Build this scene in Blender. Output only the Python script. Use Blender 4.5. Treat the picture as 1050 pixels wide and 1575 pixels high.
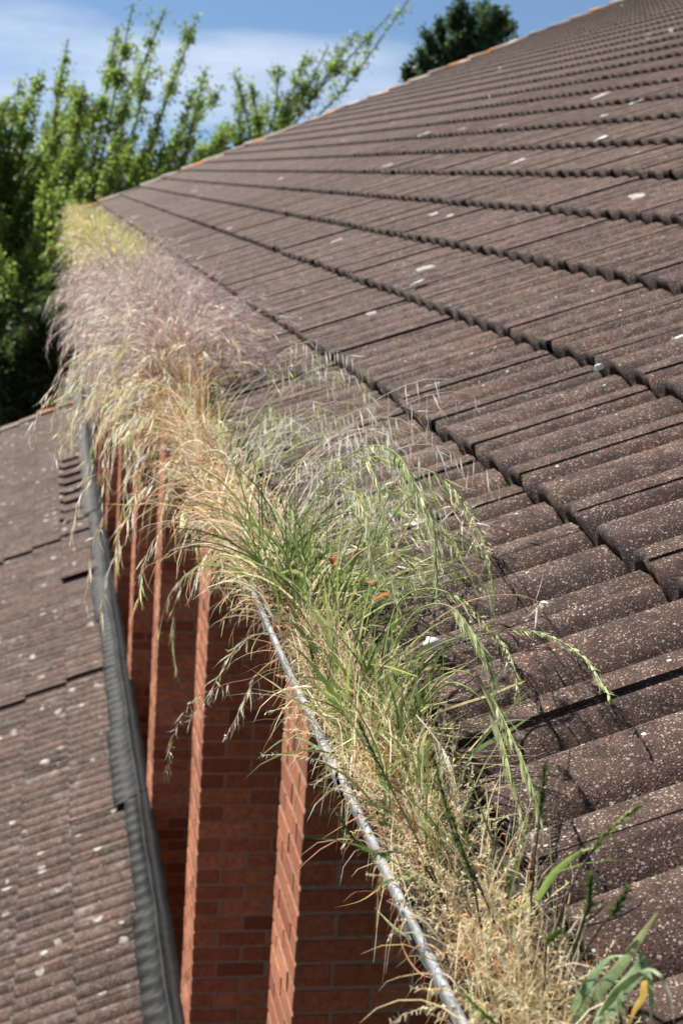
import bpy, math, random
import numpy as np
from mathutils import Vector, Matrix

for o in list(bpy.data.objects):
    bpy.data.objects.remove(o)
scene = bpy.context.scene
COL = scene.collection
rng = np.random.default_rng(11)
random.seed(5)
R = math.radians

# ------------------------------------------------------------------ camera
YAW, PITCH, ROLL, FPX = 0.1863, 0.1959, 0.0625, 2509.0
IW, IH = 1050.0, 1575.0
cy, sy, cp, sp = math.cos(YAW), math.sin(YAW), math.cos(PITCH), math.sin(PITCH)
fwd = np.array([sy*cp, cy*cp, -sp]); rgt = np.array([cy, -sy, 0.0]); upv = np.cross(rgt, fwd)
cr, sr = math.cos(ROLL), math.sin(ROLL)
right = cr*rgt + sr*upv
up = -sr*rgt + cr*upv
cam_d = bpy.data.cameras.new('camera')
cam = bpy.data.objects.new('camera', cam_d); COL.objects.link(cam)
cam.matrix_world = Matrix([[right[0], up[0], -fwd[0], 0], [right[1], up[1], -fwd[1], 0], [right[2], up[2], -fwd[2], 0], [0, 0, 0, 1]])
cam_d.sensor_fit = 'VERTICAL'; cam_d.sensor_height = 36.0
cam_d.lens = FPX/IH*36.0
cam_d.clip_start = 0.05; cam_d.clip_end = 6000
cam_d.dof.use_dof = True
cam_d.dof.focus_distance = 1.85
cam_d.dof.aperture_fstop = 12.5
scene.camera = cam

# ------------------------------------------------------------------ light
SUN = Vector((-0.46, 0.60, 0.65)).normalized()      # towards the sun
elev = math.asin(SUN.z); azim = math.atan2(SUN.x, SUN.y)
world = bpy.data.worlds.new('World'); scene.world = world; world.use_nodes = True
wt = world.node_tree; wt.nodes.clear()
wl = wt.links.new
w_out = wt.nodes.new('ShaderNodeOutputWorld'); w_bg = wt.nodes.new('ShaderNodeBackground')
sky = wt.nodes.new('ShaderNodeTexSky'); sky.sky_type = 'NISHITA'; sky.sun_disc = False
sky.sun_elevation = elev; sky.sun_rotation = azim
sky.air_density = 1.0; sky.dust_density = 0.0; sky.ozone_density = 3.0; sky.altitude = 200
tc = wt.nodes.new('ShaderNodeTexCoord')
add = wt.nodes.new('ShaderNodeVectorMath'); add.operation = 'ADD'; add.inputs[1].default_value = (0, 0, 0.19)
wl(tc.outputs['Generated'], add.inputs[0]); wl(add.outputs[0], sky.inputs['Vector'])
mp = wt.nodes.new('ShaderNodeMapping'); mp.inputs['Scale'].default_value = (1.0, 1.0, 4.6); mp.inputs['Location'].default_value = (0.35, 0.1, 0.42)
wl(tc.outputs['Generated'], mp.inputs['Vector'])
nz = wt.nodes.new('ShaderNodeTexNoise'); nz.inputs['Scale'].default_value = 4.2; nz.inputs['Detail'].default_value = 6; nz.inputs['Roughness'].default_value = 0.52
wl(mp.outputs[0], nz.inputs['Vector'])
cr_ = wt.nodes.new('ShaderNodeValToRGB'); cr_.color_ramp.elements[0].position = 0.45; cr_.color_ramp.elements[1].position = 0.88
wl(nz.outputs['Fac'], cr_.inputs['Fac'])
mx = wt.nodes.new('ShaderNodeMix'); mx.data_type = 'RGBA'
wl(cr_.outputs['Color'], mx.inputs[0]); wl(sky.outputs[0], mx.inputs[6]); mx.inputs[7].default_value = (9.0, 9.6, 10.6, 1)
w_bg.inputs['Strength'].default_value = 0.05
wl(mx.outputs[2], w_bg.inputs['Color']); wl(w_bg.outputs[0], w_out.inputs['Surface'])

sun_d = bpy.data.lights.new('sun', 'SUN'); sun_d.energy = 5.0; sun_d.angle = R(0.9); sun_d.color = (1.0, 0.95, 0.87)
sun = bpy.data.objects.new('sun', sun_d); COL.objects.link(sun)
sun.rotation_euler = (-SUN).to_track_quat('-Z', 'Y').to_euler()
vs = scene.view_settings
vs.view_transform = 'Standard'; vs.look = 'None'; vs.exposure = 1.1; vs.gamma = 1.0; vs.use_curve_mapping = False
scene.render.engine = 'CYCLES'
scene.cycles.max_bounces = 5; scene.cycles.transparent_max_bounces = 4

# ------------------------------------------------------------------ helpers
def ray(u, v):
    return right*((u-IW/2)/FPX) + up*((IH/2-v)/FPX) + fwd
def atx(u, v, x):
    d = ray(u, v); return d*(x/d[0])
def aty(u, v, y):
    d = ray(u, v); return d*(y/d[1])
def pix(P):
    q = np.asarray(P, float); a = q@right; b = q@up; c = q@fwd
    return IW/2+FPX*a/c, IH/2-FPX*b/c, c

def link(name, me, mat=None, parent=None):
    o = bpy.data.objects.new(name, me); COL.objects.link(o)
    if mat is not None and me is not None and not me.materials: me.materials.append(mat)
    if parent is not None: o.parent = parent
    return o
def tag(o, label=None, cat=None, group=None, kind=None):
    if label: o['label'] = label
    if cat: o['category'] = cat
    if group: o['group'] = group
    if kind: o['kind'] = kind
    return o
def empty(name, loc=(0, 0, 0)):
    o = bpy.data.objects.new(name, None); COL.objects.link(o); o.location = loc; o.empty_display_size = 0.05
    return o

class MB:
    """collects verts / quads / per-vertex colour as numpy blocks, builds ONE mesh"""
    def __init__(s): s.v = []; s.f = []; s.c = []; s.n = 0; s.t = []
    def add(s, v, f, c=None):
        v = np.asarray(v, float).reshape(-1, 3); f = np.asarray(f, int)
        if c is None: c = np.ones((len(v), 3))
        c = np.asarray(c, float)
        if c.ndim == 1: c = np.tile(c, (len(v), 1))
        s.v.append(v); s.c.append(c.reshape(-1, 3))
        (s.f if f.shape[1] == 4 else s.t).append(f + s.n)
        s.n += len(v)
    def box(s, lo, hi, c=None):
        x0, y0, z0 = lo; x1, y1, z1 = hi
        v = [(x0,y0,z0),(x1,y0,z0),(x1,y1,z0),(x0,y1,z0),(x0,y0,z1),(x1,y0,z1),(x1,y1,z1),(x0,y1,z1)]
        s.add(v, [(0,3,2,1),(4,5,6,7),(0,1,5,4),(1,2,6,5),(2,3,7,6),(3,0,4,7)], c)
    def tube(s, P, rad, k=6, c=None):
        P = np.asarray(P, float); n = len(P); rad = np.broadcast_to(np.asarray(rad, float), (n,))
        T = np.gradient(P, axis=0); T /= np.linalg.norm(T, axis=1)[:, None]+1e-9
        ref = np.array([0.31, 0.83, 0.47]); a = np.cross(T, ref); a /= np.linalg.norm(a, axis=1)[:, None]+1e-9; b = np.cross(T, a)
        th = np.linspace(0, 2*np.pi, k, endpoint=False)
        v = P[:, None]+rad[:, None, None]*(np.cos(th)[None, :, None]*a[:, None]+np.sin(th)[None, :, None]*b[:, None])
        i, j = np.meshgrid(np.arange(n-1), np.arange(k), indexing='ij'); j2 = (j+1) % k
        f = np.stack([i*k+j, i*k+j2, (i+1)*k+j2, (i+1)*k+j], -1).reshape(-1, 4)
        if c is not None:
            c = np.asarray(c, float)
            c = np.repeat(c, k, 0) if c.ndim == 2 else c
        s.add(v.reshape(-1, 3), f, c)
    def mesh(s, name, smooth=True):
        v = np.concatenate(s.v); me = bpy.data.meshes.new(name)
        F = np.concatenate(s.f) if s.f else np.zeros((0, 4), int); T = np.concatenate(s.t) if s.t else np.zeros((0, 3), int)
        nl = F.size+T.size
        me.vertices.add(len(v)); me.vertices.foreach_set('co', v.astype(np.float32).ravel())
        me.loops.add(nl); me.loops.foreach_set('vertex_index', np.concatenate([F.ravel(), T.ravel()]).astype(np.int32))
        me.polygons.add(len(F)+len(T))
        st = np.concatenate([np.arange(len(F))*4, len(F)*4+np.arange(len(T))*3]).astype(np.int32)
        me.polygons.foreach_set('loop_start', st)
        me.polygons.foreach_set('use_smooth', np.full(len(F)+len(T), smooth))
        c = np.concatenate(s.c); c4 = np.concatenate([c, np.ones((len(c), 1))], 1).astype(np.float32)
        ca = me.color_attributes.new('Col', 'FLOAT_COLOR', 'POINT'); ca.data.foreach_set('color', c4.ravel())
        me.update(calc_edges=True); me.validate()
        return me
    def build(s, name, mat, parent=None, smooth=True):
        return link(name, s.mesh(name, smooth), mat, parent)

# ------------------------------------------------------------------ materials
class NT:
    def __init__(s, name):
        s.m = bpy.data.materials.new(name); s.m.use_nodes = True; s.t = s.m.node_tree
        s.b = s.t.nodes['Principled BSDF']; s.out = s.t.nodes['Material Output']
    def n(s, typ, **kw):
        nd = s.t.nodes.new(typ)
        for k, v in kw.items():
            if k in nd.bl_rna.properties: setattr(nd, k, v)
            else: nd.inputs[k].default_value = v
        return nd
    def l(s, a, b): s.t.links.new(a, b)
    def pos(s): return s.n('ShaderNodeNewGeometry').outputs['Position']
    def mapping(s, src, scale=(1, 1, 1), loc=(0, 0, 0)):
        m = s.n('ShaderNodeMapping'); m.inputs['Scale'].default_value = scale; m.inputs['Location'].default_value = loc
        s.l(src, m.inputs['Vector']); return m.outputs[0]
    def noise(s, src, scale, detail=4, rough=.55):
        nd = s.n('ShaderNodeTexNoise'); nd.inputs['Scale'].default_value = scale; nd.inputs['Detail'].default_value = detail; nd.inputs['Roughness'].default_value = rough
        s.l(src, nd.inputs['Vector']); return nd.outputs['Fac']
    def ramp(s, src, stops):
        nd = s.n('ShaderNodeValToRGB'); e = nd.color_ramp.elements
        while len(e) < len(stops): e.new(0.5)
        for el, (p, c) in zip(e, stops):
            el.position = p; el.color = (c, c, c, 1) if not hasattr(c, '__len__') else (*c, 1)
        s.l(src, nd.inputs['Fac']); return nd.outputs['Color']
    def mix(s, fac, a, b, mode='MIX'):
        nd = s.n('ShaderNodeMix'); nd.data_type = 'RGBA'; nd.blend_type = mode
        for i, x in ((0, fac), (6, a), (7, b)):
            if hasattr(x, 'is_linked'): s.l(x, nd.inputs[i])
            else: nd.inputs[i].default_value = x if not hasattr(x, '__len__') else (*x, 1)
        return nd.outputs[2]
    def math(s, op, a, b=0.0):
        nd = s.n('ShaderNodeMath'); nd.operation = op
        for i, x in ((0, a), (1, b)):
            if hasattr(x, 'is_linked'): s.l(x, nd.inputs[i])
            else: nd.inputs[i].default_value = x
        return nd.outputs[0]
    def bump(s, h, dist, strength=1.0):
        nd = s.n('ShaderNodeBump'); nd.inputs['Distance'].default_value = dist; nd.inputs['Strength'].default_value = strength
        s.l(h, nd.inputs['Height']); s.l(nd.outputs[0], s.b.inputs['Normal'])
    def speck(s, src, scale, thr, size):
        """random grains: voronoi cells of which only a share show"""
        v = s.n('ShaderNodeTexVoronoi'); v.inputs['Scale'].default_value = scale
        s.l(src, v.inputs['Vector'])
        sep = s.n('ShaderNodeSeparateColor'); s.l(v.outputs['Color'], sep.inputs[0])
        pick = s.math('GREATER_THAN', sep.outputs[0], thr)
        sz = s.math('MULTIPLY', sep.outputs[1], size)
        near = s.math('LESS_THAN', v.outputs['Distance'], sz)
        return s.math('MULTIPLY', pick, near), sep.outputs[2]

def tile_material(name, rnd_attr, base_a, base_b, pale, lich_thr, lich_scale, coarse, blotch=0.0):
    k = NT(name); P = k.pos()
    if rnd_attr: rnd = k.n('ShaderNodeAttribute', attribute_name='Col').outputs['Fac']
    else: rnd = k.n('ShaderNodeObjectInfo').outputs['Random']
    big = k.noise(P, 2.2, 5, .6); mid = k.noise(P, 26, 5, .65); fine = k.noise(P, 420, 3, .6)
    c = k.mix(k.ramp(rnd, [(0, 0), (.8, .75), (1, 1.35)]), base_a, base_b)
    c = k.mix(k.ramp(big, [(.35, 0), (.7, .55)]), c, pale)
    red = k.noise(k.mapping(P, (1, 1, 1), (3, 7, 1)), 5.5, 4, .6)
    c = k.mix(k.ramp(red, [(.54, 0), (.72, .55)]), c, (base_b[0]*1.45, base_b[1]*1.02, base_b[2]*.9))
    if blotch:
        bl = k.noise(P, 3.4, 5, .62); c = k.mix(k.ramp(bl, [(.30, blotch), (.50, 0)]), c, tuple(.38*x for x in base_a)); c = k.mix(k.ramp(k.noise(P, 4.3, 4, .5), [(.60, 0), (.70, .6)]), c, (.30, .26, .24))
    c = k.mix(k.ramp(mid, [(.38, .65), (.56, 0)]), c, tuple(.42*x for x in base_a))
    c = k.mix(.75, c, k.ramp(fine, [(.34, .10), (.66, 1.4)]), 'MULTIPLY')
    g1, r1 = k.speck(P, 215*coarse, .72, .46); g2, r2 = k.speck(P, 400*coarse, .52, .55); g3, r3 = k.speck(P, 74*coarse, .95, .26)
    dens = k.ramp(k.noise(P, 13, 4, .6), [(.36, .2), (.62, 1)]); g1 = k.math('MULTIPLY', g1, dens); g2 = k.math('MULTIPLY', g2, k.ramp(mid, [(.35, .3), (.6, 1)]))
    c = k.mix(g2, c, k.ramp(r2, [(0, (.30, .22, .17)), (1, (.42, .36, .30))]))
    c = k.mix(g1, c, k.ramp(r1, [(0, (.20, .11, .075)), (.5, (.34, .26, .20)), (1, (.56, .50, .42))]))
    c = k.mix(g3, c, (.55, .52, .45))
    # lichen blotches, a few of them
    ln = k.noise(P, lich_scale, 3, .5)
    wob = k.n('ShaderNodeVectorMath', operation='SCALE'); 
    lv = k.n('ShaderNodeTexVoronoi'); lv.inputs['Scale'].default_value = lich_scale
    nv = k.n('ShaderNodeTexNoise'); nv.inputs['Scale'].default_value = 60; k.l(P, nv.inputs['Vector'])
    wob.inputs['Scale'].default_value = .035; k.l(nv.outputs['Color'], wob.inputs[0])
    ad = k.n('ShaderNodeVectorMath', operation='ADD'); k.l(P, ad.inputs[0]); k.l(wob.outputs[0], ad.inputs[1]); k.l(ad.outputs[0], lv.inputs['Vector'])
    sep = k.n('ShaderNodeSeparateColor'); k.l(lv.outputs['Color'], sep.inputs[0])
    pick = k.math('GREATER_THAN', sep.outputs[0], lich_thr)
    near = k.math('LESS_THAN', lv.outputs['Distance'], k.math('MULTIPLY', sep.outputs[1], .34))
    c = k.mix(k.math('MULTIPLY', k.math('MULTIPLY', pick, near), k.ramp(mid, [(.35, .25), (.6, 1)])), c, (.52, .49, .44))
    # mottled near-black tone on the nose and, fainter, the side edge of each tile
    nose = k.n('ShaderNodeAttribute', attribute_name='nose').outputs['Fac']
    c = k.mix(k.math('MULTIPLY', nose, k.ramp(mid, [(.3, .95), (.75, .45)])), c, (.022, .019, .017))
    k.l(c, k.b.inputs['Base Color']); k.b.inputs['Roughness'].default_value = .8; k.b.inputs['Specular IOR Level'].default_value = .14
    h = k.math('ADD', k.math('MULTIPLY', fine, .8), k.math('ADD', g1, k.math('MULTIPLY', mid, .8)))
    k.bump(h, .0022, .8)
    return k.m

UP_A, UP_B, UP_P = (.054, .031, .0245), (.094, .055, .043), (.165, .108, .087)
LO_A, LO_B, LO_P = (.066, .042, .034), (.140, .090, .074), (.19, .132, .110)
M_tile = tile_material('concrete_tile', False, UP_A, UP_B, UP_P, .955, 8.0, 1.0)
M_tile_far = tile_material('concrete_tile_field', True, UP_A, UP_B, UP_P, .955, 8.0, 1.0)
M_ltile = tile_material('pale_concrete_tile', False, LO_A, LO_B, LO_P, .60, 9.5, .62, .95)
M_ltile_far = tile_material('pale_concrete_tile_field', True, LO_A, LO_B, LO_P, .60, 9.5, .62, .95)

def simple(name, col, rough=.8, var=.35, scale=30, bump=.001, metal=0.0, spec=.3):
    k = NT(name); P = k.pos(); n = k.noise(P, scale, 5, .6); n2 = k.noise(P, scale*9, 3, .6)
    c = k.mix(k.ramp(n, [(.3, 0), (.7, 1)]), tuple(x*(1-var) for x in col), tuple(min(1, x*(1+var)) for x in col))
    k.l(c, k.b.inputs['Base Color']); k.b.inputs['Roughness'].default_value = rough; k.b.inputs['Metallic'].default_value = metal
    k.b.inputs['Specular IOR Level'].default_value = spec
    k.bump(k.math('ADD', n, k.math('MULTIPLY', n2, .5)), bump, .7)
    return k.m
def brick_mat(name, attr):
    k = NT(name); P = k.pos()
    rnd = k.n('ShaderNodeAttribute', attribute_name='Col').outputs['Fac'] if attr else k.n('ShaderNodeObjectInfo').outputs['Random']
    c = k.ramp(rnd, [(0, (.21, .068, .038)), (.35, (.36, .130, .066)), (.7, (.45, .180, .092)), (1, (.52, .230, .122))])
    n = k.noise(P, 38, 5, .65); f = k.noise(P, 300, 3, .6)
    c = k.mix(k.ramp(n, [(.35, .6), (.6, 0)]), c, (.16, .055, .035))
    st = k.noise(k.mapping(P, (1, 1, .22)), 5.0, 5, .65); c = k.mix(k.ramp(st, [(.50, 0), (.75, .6)]), c, (.15, .072, .05))
    g, r = k.speck(P, 150, .86, .5); c = k.mix(g, c, (.12, .06, .045))
    c = k.mix(.6, c, k.ramp(f, [(.3, .45), (.7, 1.3)]), 'MULTIPLY')
    k.l(c, k.b.inputs['Base Color']); k.b.inputs['Roughness'].default_value = .9; k.b.inputs['Specular IOR Level'].default_value = .2
    k.bump(k.math('ADD', n, f), .003, .8)
    return k.m
M_brick = brick_mat('red_brick', False); M_brick_far = brick_mat('red_brick_field', True)
M_mortar = simple('mortar', (.255, .19, .145), .95, .25, 60, .003)
M_under = simple('roof_felt', (.02, .018, .016), .95)
M_lead = simple('lead', (.009, .0094, .010), .6, .5, 14, .003, 0.0, .12)
M_wood = simple('dark_timber', (.05, .035, .028), .7)
M_ground = simple('ground', (.05, .055, .03), .95, .5, 1.2, .02)
M_soil = simple('soil', (.045, .032, .022), .95, .5, 60, .01)
M_white = simple('white_shell', (.72, .72, .70), .7, .1, 60, .002)

# gutter plastic: pale grey, weathered with dark grime
k = NT('weathered_gutter'); P = k.pos()
n = k.noise(k.mapping(P, (1, .35, 1)), 55, 6, .7); n2 = k.noise(P, 14, 4, .6)
c = k.mix(k.ramp(n, [(.36, 0), (.56, 1)]), (.13, .13, .125), (.34, .355, .38))
c = k.mix(k.ramp(n2, [(.5, 0), (.72, .45)]), c, (.28, .25, .21))
k.l(c, k.b.inputs['Base Color']); k.b.inputs['Roughness'].default_value = .85; k.b.inputs['Specular IOR Level'].default_value = .15; k.bump(n, .002, .9); M_gutter = k.m
# verge mortar with orange lichen
k = NT('verge_mortar'); P = k.pos()
n = k.noise(P, 2.0, 4, .6); n2 = k.noise(P, 30, 4, .6)
c = k.mix(k.ramp(n2, [(.35, 0), (.65, 1)]), (.13, .105, .09), (.27, .22, .18))
c = k.mix(k.ramp(n, [(.52, 0), (.57, .9)]), c, (.42, .17, .04))
c = k.mix(k.ramp(k.noise(P, 3.3, 3, .5), [(.58, 0), (.63, .8)]), c, (.42, .40, .36))
k.l(c, k.b.inputs['Base Color']); k.b.inputs['Roughness'].default_value = .95; k.bump(n2, .01, .8); M_verge = k.m

def leafy(name, trans, rough=.55, spec=.25, var=.25, vscale=90):
    k = NT(name); P = k.pos()
    col = k.n('ShaderNodeAttribute', attribute_name='Col').outputs['Color']
    n = k.noise(P, vscale, 3, .6)
    c = k.mix(1.0, col, k.ramp(n, [(.3, 1-var), (.7, 1+var)]), 'MULTIPLY')
    k.l(c, k.b.inputs['Base Color']); k.b.inputs['Roughness'].default_value = rough; k.b.inputs['Specular IOR Level'].default_value = spec
    tr = k.n('ShaderNodeBsdfTranslucent'); k.l(c, tr.inputs['Color'])
    ms = k.n('ShaderNodeMixShader'); ms.inputs[0].default_value = trans
    k.l(k.b.outputs[0], ms.inputs[1]); k.l(tr.outputs[0], ms.inputs[2]); k.l(ms.outputs[0], k.out.inputs['Surface'])
    return k.m
M_grass = leafy('grass_blade', .40)
M_leaf = leafy('tree_leaf', .58, .5, .3, .3, 3)
M_bark = simple('bark', (.075, .058, .042), .95, .4, 18, .01)

# ------------------------------------------------------------------ roof tiles
TH = 0.4234                      # roof pitch
GA, PERIOD, AMP = 0.343, 0.15, 0.043
V0 = -0.045
XB, ZB, YB = 0.7586, -0.4382, 1.8185       # nose crest of the second course
def prof(v):
    q = np.mod(np.asarray(v)/PERIOD+.71, 1.0)-.71          # crest at 0, long rounded side towards -v, steep side towards +v
    b = np.where(q < 0, 1-np.abs(q/.71)**3.1, (.5+.5*np.cos(np.pi*np.clip(q, 0, .29)/.29)))
    b = AMP*(b-1)
    l = 0.0012*np.clip(1-(v-V0)/0.075, 0, 1)**.7
    d = -0.0016*np.exp(-((v-(V0+.296))/0.005)**2)
    return b+l+d
def tile_geo(nv, detail, r, seed=0):
    """vertices (u up the slope, v along the eave, w off the slope), quads, nose flag"""
    g = np.random.default_rng(seed)
    v = np.linspace(V0, V0+(0.314 if detail else 0.3004), nv)
    if detail: v = np.sort(np.concatenate([v, [V0+.2895, V0+.2925, V0+.2995]]))
    n = len(v); t = prof(v) if detail else prof(v)-0.0012*np.clip(1-(v-V0)/0.075, 0, 1)**.7
    jit = (lambda a: np.convolve(g.normal(0, a, n+4), np.ones(3)/2, 'same')[2:-2]) if detail else (lambda a: np.zeros(n))
    tl = lambda u: -0.030*u/GA
    V = []; F = []; N = []
    def strip(rows, flag):
        s0 = sum(len(x) for x in V)
        for u, w, fl in rows: V.append(np.stack([np.broadcast_to(u, (n,)), v, w], 1)); N.append(np.full(n, fl))
        for a in range(len(rows)-1):
            for b in range(n-1):
                i = s0+a*n+b; F.append((i, i+1, i+n+1, i+n))
    ju = jit(.0022)
    if detail:
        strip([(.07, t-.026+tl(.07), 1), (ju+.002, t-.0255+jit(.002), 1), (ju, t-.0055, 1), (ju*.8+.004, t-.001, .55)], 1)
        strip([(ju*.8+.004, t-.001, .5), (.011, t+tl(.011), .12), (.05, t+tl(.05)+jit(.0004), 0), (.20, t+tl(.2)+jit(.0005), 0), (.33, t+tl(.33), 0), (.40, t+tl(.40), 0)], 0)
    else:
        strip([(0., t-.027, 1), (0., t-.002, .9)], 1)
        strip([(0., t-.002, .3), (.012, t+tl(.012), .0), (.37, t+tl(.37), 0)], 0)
    # near side edge (the slit beside the narrow roll)
    if not detail: return np.concatenate(V), np.array(F), np.concatenate(N)
    s0 = sum(len(x) for x in V)
    us = [0.004, .2, .40]
    V.append(np.array([(u, V0, t[0]+tl(u)) for u in us]+[(u, V0, t[0]+tl(u)-.009) for u in us])); N.append(np.full(6, .3))
    F += [(s0+3, s0+4, s0+1, s0), (s0+4, s0+5, s0+2, s0+1)]
    return np.concatenate(V), np.array(F), np.concatenate(N)
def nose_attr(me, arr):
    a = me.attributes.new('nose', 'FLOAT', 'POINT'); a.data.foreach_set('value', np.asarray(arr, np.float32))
def tile_meshes(tagname, mat, nv):
    out = []
    for s in range(5):
        V, F, N = tile_geo(nv, True, None, 40+s)
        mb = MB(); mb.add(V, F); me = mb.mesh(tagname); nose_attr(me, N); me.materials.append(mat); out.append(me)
    return out
def frame(th):
    return np.array([math.cos(th), 0, math.sin(th)]), np.array([0, 1., 0]), np.array([-math.sin(th), 0, math.cos(th)])
def lay_roof(root, th, origin, courses, y_lo, y_hi, meshes, far_mat, limit, tweak=None):
    U, Vv, Wn = frame(th); rot = Matrix([[U[0], 0, Wn[0]], [0, 1, 0], [U[2], 0, Wn[2]]]).to_4x4()
    cells = []
    for i in courses:
        j0 = math.ceil((y_lo-origin[1])/.30); j1 = math.floor((y_hi-origin[1])/.30)
        for j in range(j0, j1):
            pos = np.array(origin)+U*GA*i+Vv*.30*j
            c = pos+U*.17+Vv*.13
            px, py, dep = pix(c)
            vis = dep > .3 and -120*2/dep < px < IW+400/dep and -60 < py < IH+500/dep
            area = 1/dep**2*max(.02, abs(np.dot(c, Wn))/np.linalg.norm(c)) if dep > .3 else 0
            cells.append((area if vis else area*1e-6, i, j, pos))
    cells.sort(key=lambda t: -t[0])
    gg = np.random.default_rng(3)
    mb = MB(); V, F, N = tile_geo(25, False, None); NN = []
    for rank, (a, i, j, pos) in enumerate(cells):
        dw, du, dr = gg.normal(0, .0008), gg.normal(0, .0035), gg.normal(0, .0022)
        if tweak:
            q = tweak(i, j); dw += q[0]; du += q[1]
        if rank < limit:
            o = link('tile', meshes[gg.integers(len(meshes))], None, root)
            o.matrix_local = Matrix.Translation(Vector(pos+U*du+Wn*dw)) @ rot @ Matrix.Rotation(dr, 4, 'Z') @ Matrix.Rotation(gg.normal(0, .0014), 4, 'X')
        else:
            X = V+np.array([du, 0, dw*(.25 if abs(dw) < .005 else 1)])
            P = pos+X[:, :1]*U+X[:, 1:2]*Vv+X[:, 2:]*Wn
            mb.add(P, F, np.full((len(P), 3), gg.random())); NN.append(N)
    if NN:
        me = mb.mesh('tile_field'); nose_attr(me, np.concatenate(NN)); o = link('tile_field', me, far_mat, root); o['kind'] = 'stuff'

Y_END = 25.6
ty0 = YB-.15          # joint rolls sit on odd rolls
upper = tag(empty('tiled_roof', (0, 0, 0)), 'large brown concrete tiled roof rising to the right above the weedy gutter', 'roof')
lay_roof(upper, TH, (XB, ty0, ZB), range(-1, 29), -0.4, Y_END, tile_meshes('roof_tile', M_tile, 43), M_tile_far, 300)
U, Vv, Wn = frame(TH)
def slope_pt(origin, i, y, w): return np.array([origin[0], 0, origin[2]])+U*GA*i+Wn*w+np.array([0, y, 0])
UO = (XB, 0, ZB)
mb = MB()
a = [slope_pt(UO, -0.93, -.5, -.085), slope_pt(UO, 29, -.5, -.085), slope_pt(UO, 29, Y_END-.02, -.085), slope_pt(UO, -0.93, Y_END-.02, -.085)]
mb.add(a, [(0, 1, 2, 3)]); mb.build('underlay', M_under, upper)
# verge: bedded mortar and undercloak at the far gable, in one strip per course
for i in range(-1, 29):
    mb = MB(); y = Y_END-.05+rng.normal(0, .012)
    d = rng.normal(0, .006, 4)
    P = [slope_pt(UO, i+.0, y-.06, -.045+d[0]), slope_pt(UO, i+.0, y+.07, -.02+d[1]), slope_pt(UO, i+.99, y+.07, -.045+d[2]), slope_pt(UO, i+.99, y-.06, -.06+d[3])]
    Q = [p+Wn*(.045+rng.normal(0, .006)) for p in P]
    P = [p-Wn*.05 for p in P]
    mb.add(P+Q, [(0,1,2,3),(7,6,5,4),(4,5,1,0),(5,6,2,1),(6,7,3,2),(7,4,0,3)]); mb.build('verge_mortar', M_verge, upper, smooth=False)
# ridge tiles along the top, mostly out of frame
for j in range(0, 57):
    mb = MB(); y0 = -.3+j*.45
    if y0+.45 > Y_END+.1: break
    ang = np.linspace(-1.25, 1.25, 9); c0 = slope_pt(UO, 29.05, 0, -.06)
    P = np.array([[(c0[0]+.12+.14*math.sin(q), yy, c0[2]-.02+.13*math.cos(q)) for q in ang] for yy in (y0, y0+.44)]).reshape(-1, 3)
    mb.add(P, [(q, q+1, q+10, q+9) for q in range(8)]); mb.build('ridge_tile', M_tile, upper)
# far slope of the same roof beyond the ridge
mb = MB(); c0 = slope_pt(UO, 29.2, 0, -.1)
mb.add([(c0[0], -.5, c0[2]), (c0[0], Y_END, c0[2]), (c0[0]+9, Y_END, c0[2]-4), (c0[0]+9, -.5, c0[2]-4)], [(0, 3, 2, 1)]); mb.build('far_slope', M_ltile, upper)

# lower roof ---------------------------------------------------------
LO = (0.5520-GA*math.cos(TH)*1.0, 7.05, -3.955-GA*math.sin(TH)*1.0)
lower = tag(empty('lower_roof', (0, 0, 0)), 'pale brown lichen-spotted tiled roof below on the left, rising to the brick piers', 'roof')
def lo_tweak(i, j):
    y = LO[1]+.3*j; dw = du = 0
    if 18.2 < y < 18.6 or 12.9 < y < 13.25: dw = .022
    if y > 18.6 and y < 19.6: dw = .02
    if i == 0 and 18.8 < y < 23.5 and j % 2 == 0: dw = .03; du = .06
    if i == 0 and 16.2 < y < 16.55: dw = .045
    return dw, du
lay_roof(lower, TH, LO, range(-9, 1), 5.4, 28.9, tile_meshes('lower_tile', M_ltile, 31), M_ltile_far, 300, lo_tweak)
mb = MB()
mb.add([slope_pt(LO, -9, 5.3, -.085), slope_pt(LO, 1.35, 5.3, -.085), slope_pt(LO, 1.35, 28.95, -.085), slope_pt(LO, -9, 28.95, -.085)], [(0, 1, 2, 3)]); mb.build('underlay', M_under, lower)
for i in range(-9, 1):
    mb = MB(); y = 28.85
    P = [slope_pt(LO, i, y-.06, -.06), slope_pt(LO, i, y+.1, -.05), slope_pt(LO, i+.99, y+.1, -.06), slope_pt(LO, i+.99, y-.06, -.07)]
    Q = [p+Wn*(.075+rng.normal(0, .008)) for p in P]
    mb.add(P+Q, [(0,1,2,3),(7,6,5,4),(4,5,1,0),(5,6,2,1),(6,7,3,2),(7,4,0,3)]); mb.build('verge_mortar', M_verge, lower, smooth=False)

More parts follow.
